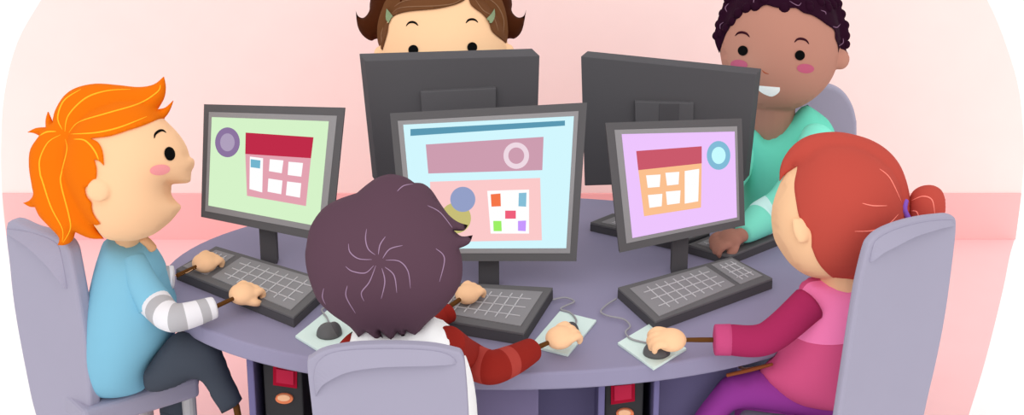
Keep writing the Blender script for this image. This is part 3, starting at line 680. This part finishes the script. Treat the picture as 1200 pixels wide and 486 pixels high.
bo = [(843, 62, 1), (846, 48), (850, 38), (855, 29), (861, 24), (864, 19), (869, 14.6), (877, 15), (884, 14), (890.5, 11), (900, 14), (911, 16), (924, 15), (933, 20.6), (943, 23), (953, 28), (961, 33), (972, 39), (973, 48), (977, 55), (979, 63), (981, 72), (979.6, 80.3, 1), (988, 77), (992, 70), (993, 65), (991, 55), (994, 45), (994, 35), (990, 24), (986, 10), (982, -2), (965, -30), (940, -42), (912, -46), (885, -38), (862, -20), (850, 0), (846, 10), (842, 20), (839, 32), (837, 42), (839, 52)]
hro = puff(spline(bo, n=3), D(912, 20, dB), k=.35, host=hbb, grid=36); hrb = bvh([hro])
curl = []
def curlat(x, y, rpx, f=True):
    d = ray(x, y).normalized(); h = hrb.ray_cast(CAM, d)
    c = h[0]+d*m_px(rpx*.55, dB) if h[0] is not None else D(x, y, dB)
    curl.append(sphere(c, m_px(rpx, dB), seg=12, rin=8))
for x, y, r in [(852, 33, 6), (859, 25, 6), (866, 16, 7), (876, 10, 7), (886, 8, 6.5), (897, 9, 6.5), (907, 11, 7), (919, 10, 7), (930, 14, 7.5), (941, 18, 7), (951, 22, 7), (960, 27, 7), (968, 33, 7), (976, 42, 6.5), (979, 51, 5.5),
    (846, 40, 5.5)]: curlat(x, y, r)
for x, y, r in [(840, 42, 5.5), (843.5, 29, 6), (848, 16, 6), (853, 6, 6), (859, -3, 7), (989, 64, 5), (991, 52, 5.5), (990, 42, 6.5), (989, 30, 6.5), (985, 17, 6.5), (981, 5, 6.5), (976, -6, 7), (986.5, 76, 4.5)]:
    curl.append(sphere(D(x, y, dB), m_px(r, dB), seg=12, rin=8))
for _ in range(60):
    a = random.uniform(848, 984); b = random.uniform(-30, 12); curlat(a, b, 6) if hrb.ray_cast(CAM, ray(a, b).normalized())[0] is not None else None
hr = obj('hair', [hro]+curl, mat('#2f0d24'), rt, smooth=True, label='dark curly hair')
hrb2 = bvh([hro]+curl)
strand_parts(hrb2, [[(854, 4), (850, 9), (852, 14)], [(848, 26), (844, 29), (844, 34)], [(925, 1), (935, 6.5), (939, 3)], [(962, 12), (967, 14), (968, 17)], [(976, 31), (981, 32), (985, 28)], [(988, 45), (988, 50), (983, 54)], [(884, -2), (883, 3)]], .6, mat('#8a6680'), hr)
eye(hbb, 870.4, 59.3, 5.9, 5.9, rt); eye(hbb, 937.4, 64.8, 5.9, 5.9, rt)
CK = mat('#bd5c78'); cheek(hbb, 866, 75.5, 10, 5.5, rt, CK, 4); cheek(hbb, 944, 80.3, 10.2, 5.5, rt, CK, 4)
BB = mat('#3a1420')
brow(hbb, [(861.6, 42), (865, 38.8), (870, 37.9), (875, 39.6), (878.4, 43.4)], rt, BB, 1.55); brow(hbb, [(931, 49.5), (934.5, 46), (939.4, 45.4), (944.5, 47.3), (948, 51.5)], rt, BB, 1.55)
obj('nose', strands(hbb, [[(893, 82), (896, 85), (901, 86.8)]], .7), mat('#a5553a'), rt, smooth=True, label='thin nose line')
obj('mouth', [conform(spline([(883, 99.8, 1), (914, 102.4, 1), (913, 108), (905.5, 113), (898, 111.5), (891, 107.5)], n=5), hbb, .002, .004, 1.8)], mat('#ffffff'), rt, label='white open smile')
TL, TL2 = mat('#66c8b0'), mat('#80e3cb')
to = spline([(888, 151, 1), (895.5, 157.8), (905.5, 155.8), (923, 144), (938, 127.7), (946, 122.6, 1), (961, 132.7), (973, 144), (980, 165), (978, 220), (972, 275, 1), (868, 275, 1), (868, 220), (872, 175), (876, 155)], n=4)
tp = puff(to, (0, .56, 0), (0, -1, 0), k=.75, grid=28)
obj('shirt', [tp], TL, rt, smooth=True)
obj('sleeve', [tube(pA, [m_px(20, 4.75), m_px(24, 4.6), m_px(22, 4.5), m_px(12, 4.45)], seg=26, n=12, cap=.3, mfun=lambda u: 1 if .52 < u < .70 else 0)], [TL2, mat('#d3fffa')], rt, smooth=True, label='lighter teal sleeve with a pale band')
obj('sleeve', [tube([Y(878, 180, .55), Vector((.5, .47, .62)), Vector((.52, .42, .52))], [.04, .035, .03])], TL2, rt, smooth=True)
obj('trousers', [tube([Vector((xb-.07, .66, .50)), Vector((xb-.07, .42, .48)), Vector((xb-.07, .40, .1))], [.065, .055, .04]), tube([Vector((xb+.07, .66, .50)), Vector((xb+.09, .42, .48)), Vector((xb+.09, .40, .1))], [.065, .055, .04])], mat('#4a5060'), rt, smooth=True)
for s in (-.07, .09): shoe((xb+s, .40, .027), (0, -1, 0), rt)
# ---------------- red haired girl (right)
dR = 4.12
rt = thing('person', 'red haired girl with a bun and pink top using the mouse at the right', 'person', (Y(960, 470, -.3).x, -.3, .44), 'children around the table')
fo_ = spline([(934, 190), (920, 204), (909, 227), (904, 250), (905.5, 273), (911, 288), (925, 308), (940, 320), (955, 325.4), (975, 326), (1010, 318), (1045, 295), (1055, 250), (1045, 205), (1010, 175), (965, 170)], n=4)
fpz = puff(fo_, D(980, 248, dR), k=.9, grid=30); fbz = bvh([fpz])
ha = Z(784, 398, T+.055); wa = Z(838, 398, T+.052)
pG = [Y(948, 356, -.36), Z(899, 396, T+.06), Z(838, 398, T+.052)]
eo = spline([(928, 257), (936, 255), (945, 258), (950, 268), (949, 279), (943, 285), (935, 284), (929, 272)], n=4)
egp = puff(eo, fbz.ray_cast(CAM, ray(939, 270).normalized())[0]+NV*.006, k=.4, grid=12)
hip = Y(985, 455, -.30)
obj('body', [fpz, egp, tube([D(985, 300, dR+.02), Y(990, 345, -.30)], [.05, .055]), puff(spline([(950, 340), (1010, 345), (1025, 400), (1015, 460), (940, 460), (925, 430), (940, 380)]), (0, -.30, 0), (0, -1, 0), k=.6, grid=16),
    tube(pG+[ha], [.024, .02, .002, .002], seg=10), tube([Y(935, 395, -.26), Y(905, 425, -.28), Y(872, 432, -.22), Y(864, 424, -.12)], [.02, .006, .004, .006])]
    + hand(ha, ha-wa, (0, -.25, 1), 1.06, -1)+hand(Y(861, 420, -.10), (-1, .6, -.1), (0, -.2, 1), .8, 1), SKIN, rt, remesh=.0032)
go = spline([(913.8, 212, 1), (914.4, 197.7), (920, 182.6), (932.7, 167.6), (950, 158), (973, 154.5), (993, 156), (1018, 163), (1038, 174.6), (1053, 191.4), (1062, 212.8), (1066, 235), (1064.5, 262), (1056, 292), (1035, 318), (1010, 328), (998, 328.5), (975, 325), (960, 315), (950, 303), (943, 288, 1), (941, 270), (930, 257), (926, 235), (925.7, 215), (932, 194.7, 1), (921, 203)], n=4)
gp = puff(go, D(995, 240, dR), k=.45, host=fbz, grid=42); gb = bvh([gp])
hr = obj('hair', [gp], mat('#c85246'), rt, smooth=True)
bun = puff(spline([(1064, 240), (1066, 231), (1071, 222.8), (1081, 217.5), (1093.4, 217), (1103.5, 223), (1107.7, 235), (1107, 252), (1100, 266), (1080, 270), (1066, 262)], n=4), D(1085, 243, dR), k=.9, grid=20); bb_ = bvh([bun])
bu = obj('hair_bun', [bun], mat('#c85246'), rt, smooth=True)
RSN = mat('#ff8f80')
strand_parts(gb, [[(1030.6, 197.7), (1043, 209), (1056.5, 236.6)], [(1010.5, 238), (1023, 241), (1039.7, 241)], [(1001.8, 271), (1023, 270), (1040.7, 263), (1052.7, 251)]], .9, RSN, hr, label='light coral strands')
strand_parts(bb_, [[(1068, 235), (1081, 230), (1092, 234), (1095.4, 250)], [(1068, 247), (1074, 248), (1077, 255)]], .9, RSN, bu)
obj('hair_tie', [tube([D(1061.5, 235, dR-.03), D(1060, 246, dR-.04), D(1066, 258, dR-.03)], m_px(3.4, dR), seg=12, cap=.3)], mat('#8a5cc4'), rt, smooth=True, label='purple hair tie')
tg = spline([(953, 326), (938, 335), (930, 360), (920, 395), (908, 418), (889, 432, 1), (899, 447), (926, 468), (964, 476), (1010, 476), (1040, 455), (1048, 400), (1040, 350), (1020, 330), (990, 326)], n=4)
tgp = puff(tg, (0, -.31, 0), (0, -1, 0), k=.65, grid=32); tgb = bvh([tgp])
sh = obj('shirt', [tgp], mat('#d35584'), rt, smooth=True)
yk = spline([(956, 329), (944, 334), (935, 350), (930, 372), (932, 395, 1), (945, 400.5), (960, 403.3), (975, 404), (990, 402.5), (1006, 398), (1012, 380), (1010, 350), (1000, 333), (980, 329)], n=5)
obj('lit_patch', [conform(yk, tgb, .0025, .006, 3)], mat('#f97bae'), sh, label='lighter pink lit tone painted on the upper part of the top')  # lit area of the top put in as a lighter pink shell
obj('sleeve', [tube(pG[:2]+[Z(855, 398, T+.053)], [m_px(22, 4.1), m_px(19, 4.15), m_px(18, 4.15)], seg=26, n=12, cap=.3)], mat('#ab2d5d'), rt, smooth=True, label='dark crimson sleeve')
obj('cuff', [tube([Z(856, 398, T+.053), Z(838, 398, T+.053)], [m_px(18.6, 4.13), m_px(18.2, 4.13)], seg=26, n=3, cap=.12)], mat('#cf5083'), rt, smooth=True, label='lighter pink cuff')
wrist(wa.lerp(ha, -.05), ha-(ha-wa).normalized()*.028, rt, .0056)
obj('wrist', [tube([Y(905, 426.5, -.33), Y(880, 433, -.335), Y(852, 439.5, -.34)], [.0035, .0045, .004], seg=10)], mat('#8d4d2c'), rt, smooth=True, label='thin brown wrist along the table edge')
po = spline([(990, 440), (940, 440), (895, 431), (870, 436), (853, 441), (836, 457), (813, 487), (795, 525), (812, 540), (838, 530), (850, 492), (868, 475), (925, 482), (1010, 488)], n=4)
obj('leggings', [puff(po, (0, -.30, 0), (0, -1, 0), k=.75, grid=28), tube([Y(975, 465, -.16), Y(870, 462, -.14), Y(850, 520, -.14), Y(848, 560, -.14)], [.055, .05, .04, .032])], mat('#953b95'), rt, smooth=True)
for a, y_ in ((Y(806, 528, -.30), -.30), (Y(848, 560, -.14), -.14)):
    b = a.copy(); b.z = .03; b.x -= .01
    obj('lower_leg', [tube([a, b], [.02, .014], seg=12)], SKIN, rt, smooth=True); shoe(b-Vector((0, 0, .003)), (-1, 0, 0), rt, '#a0305a')
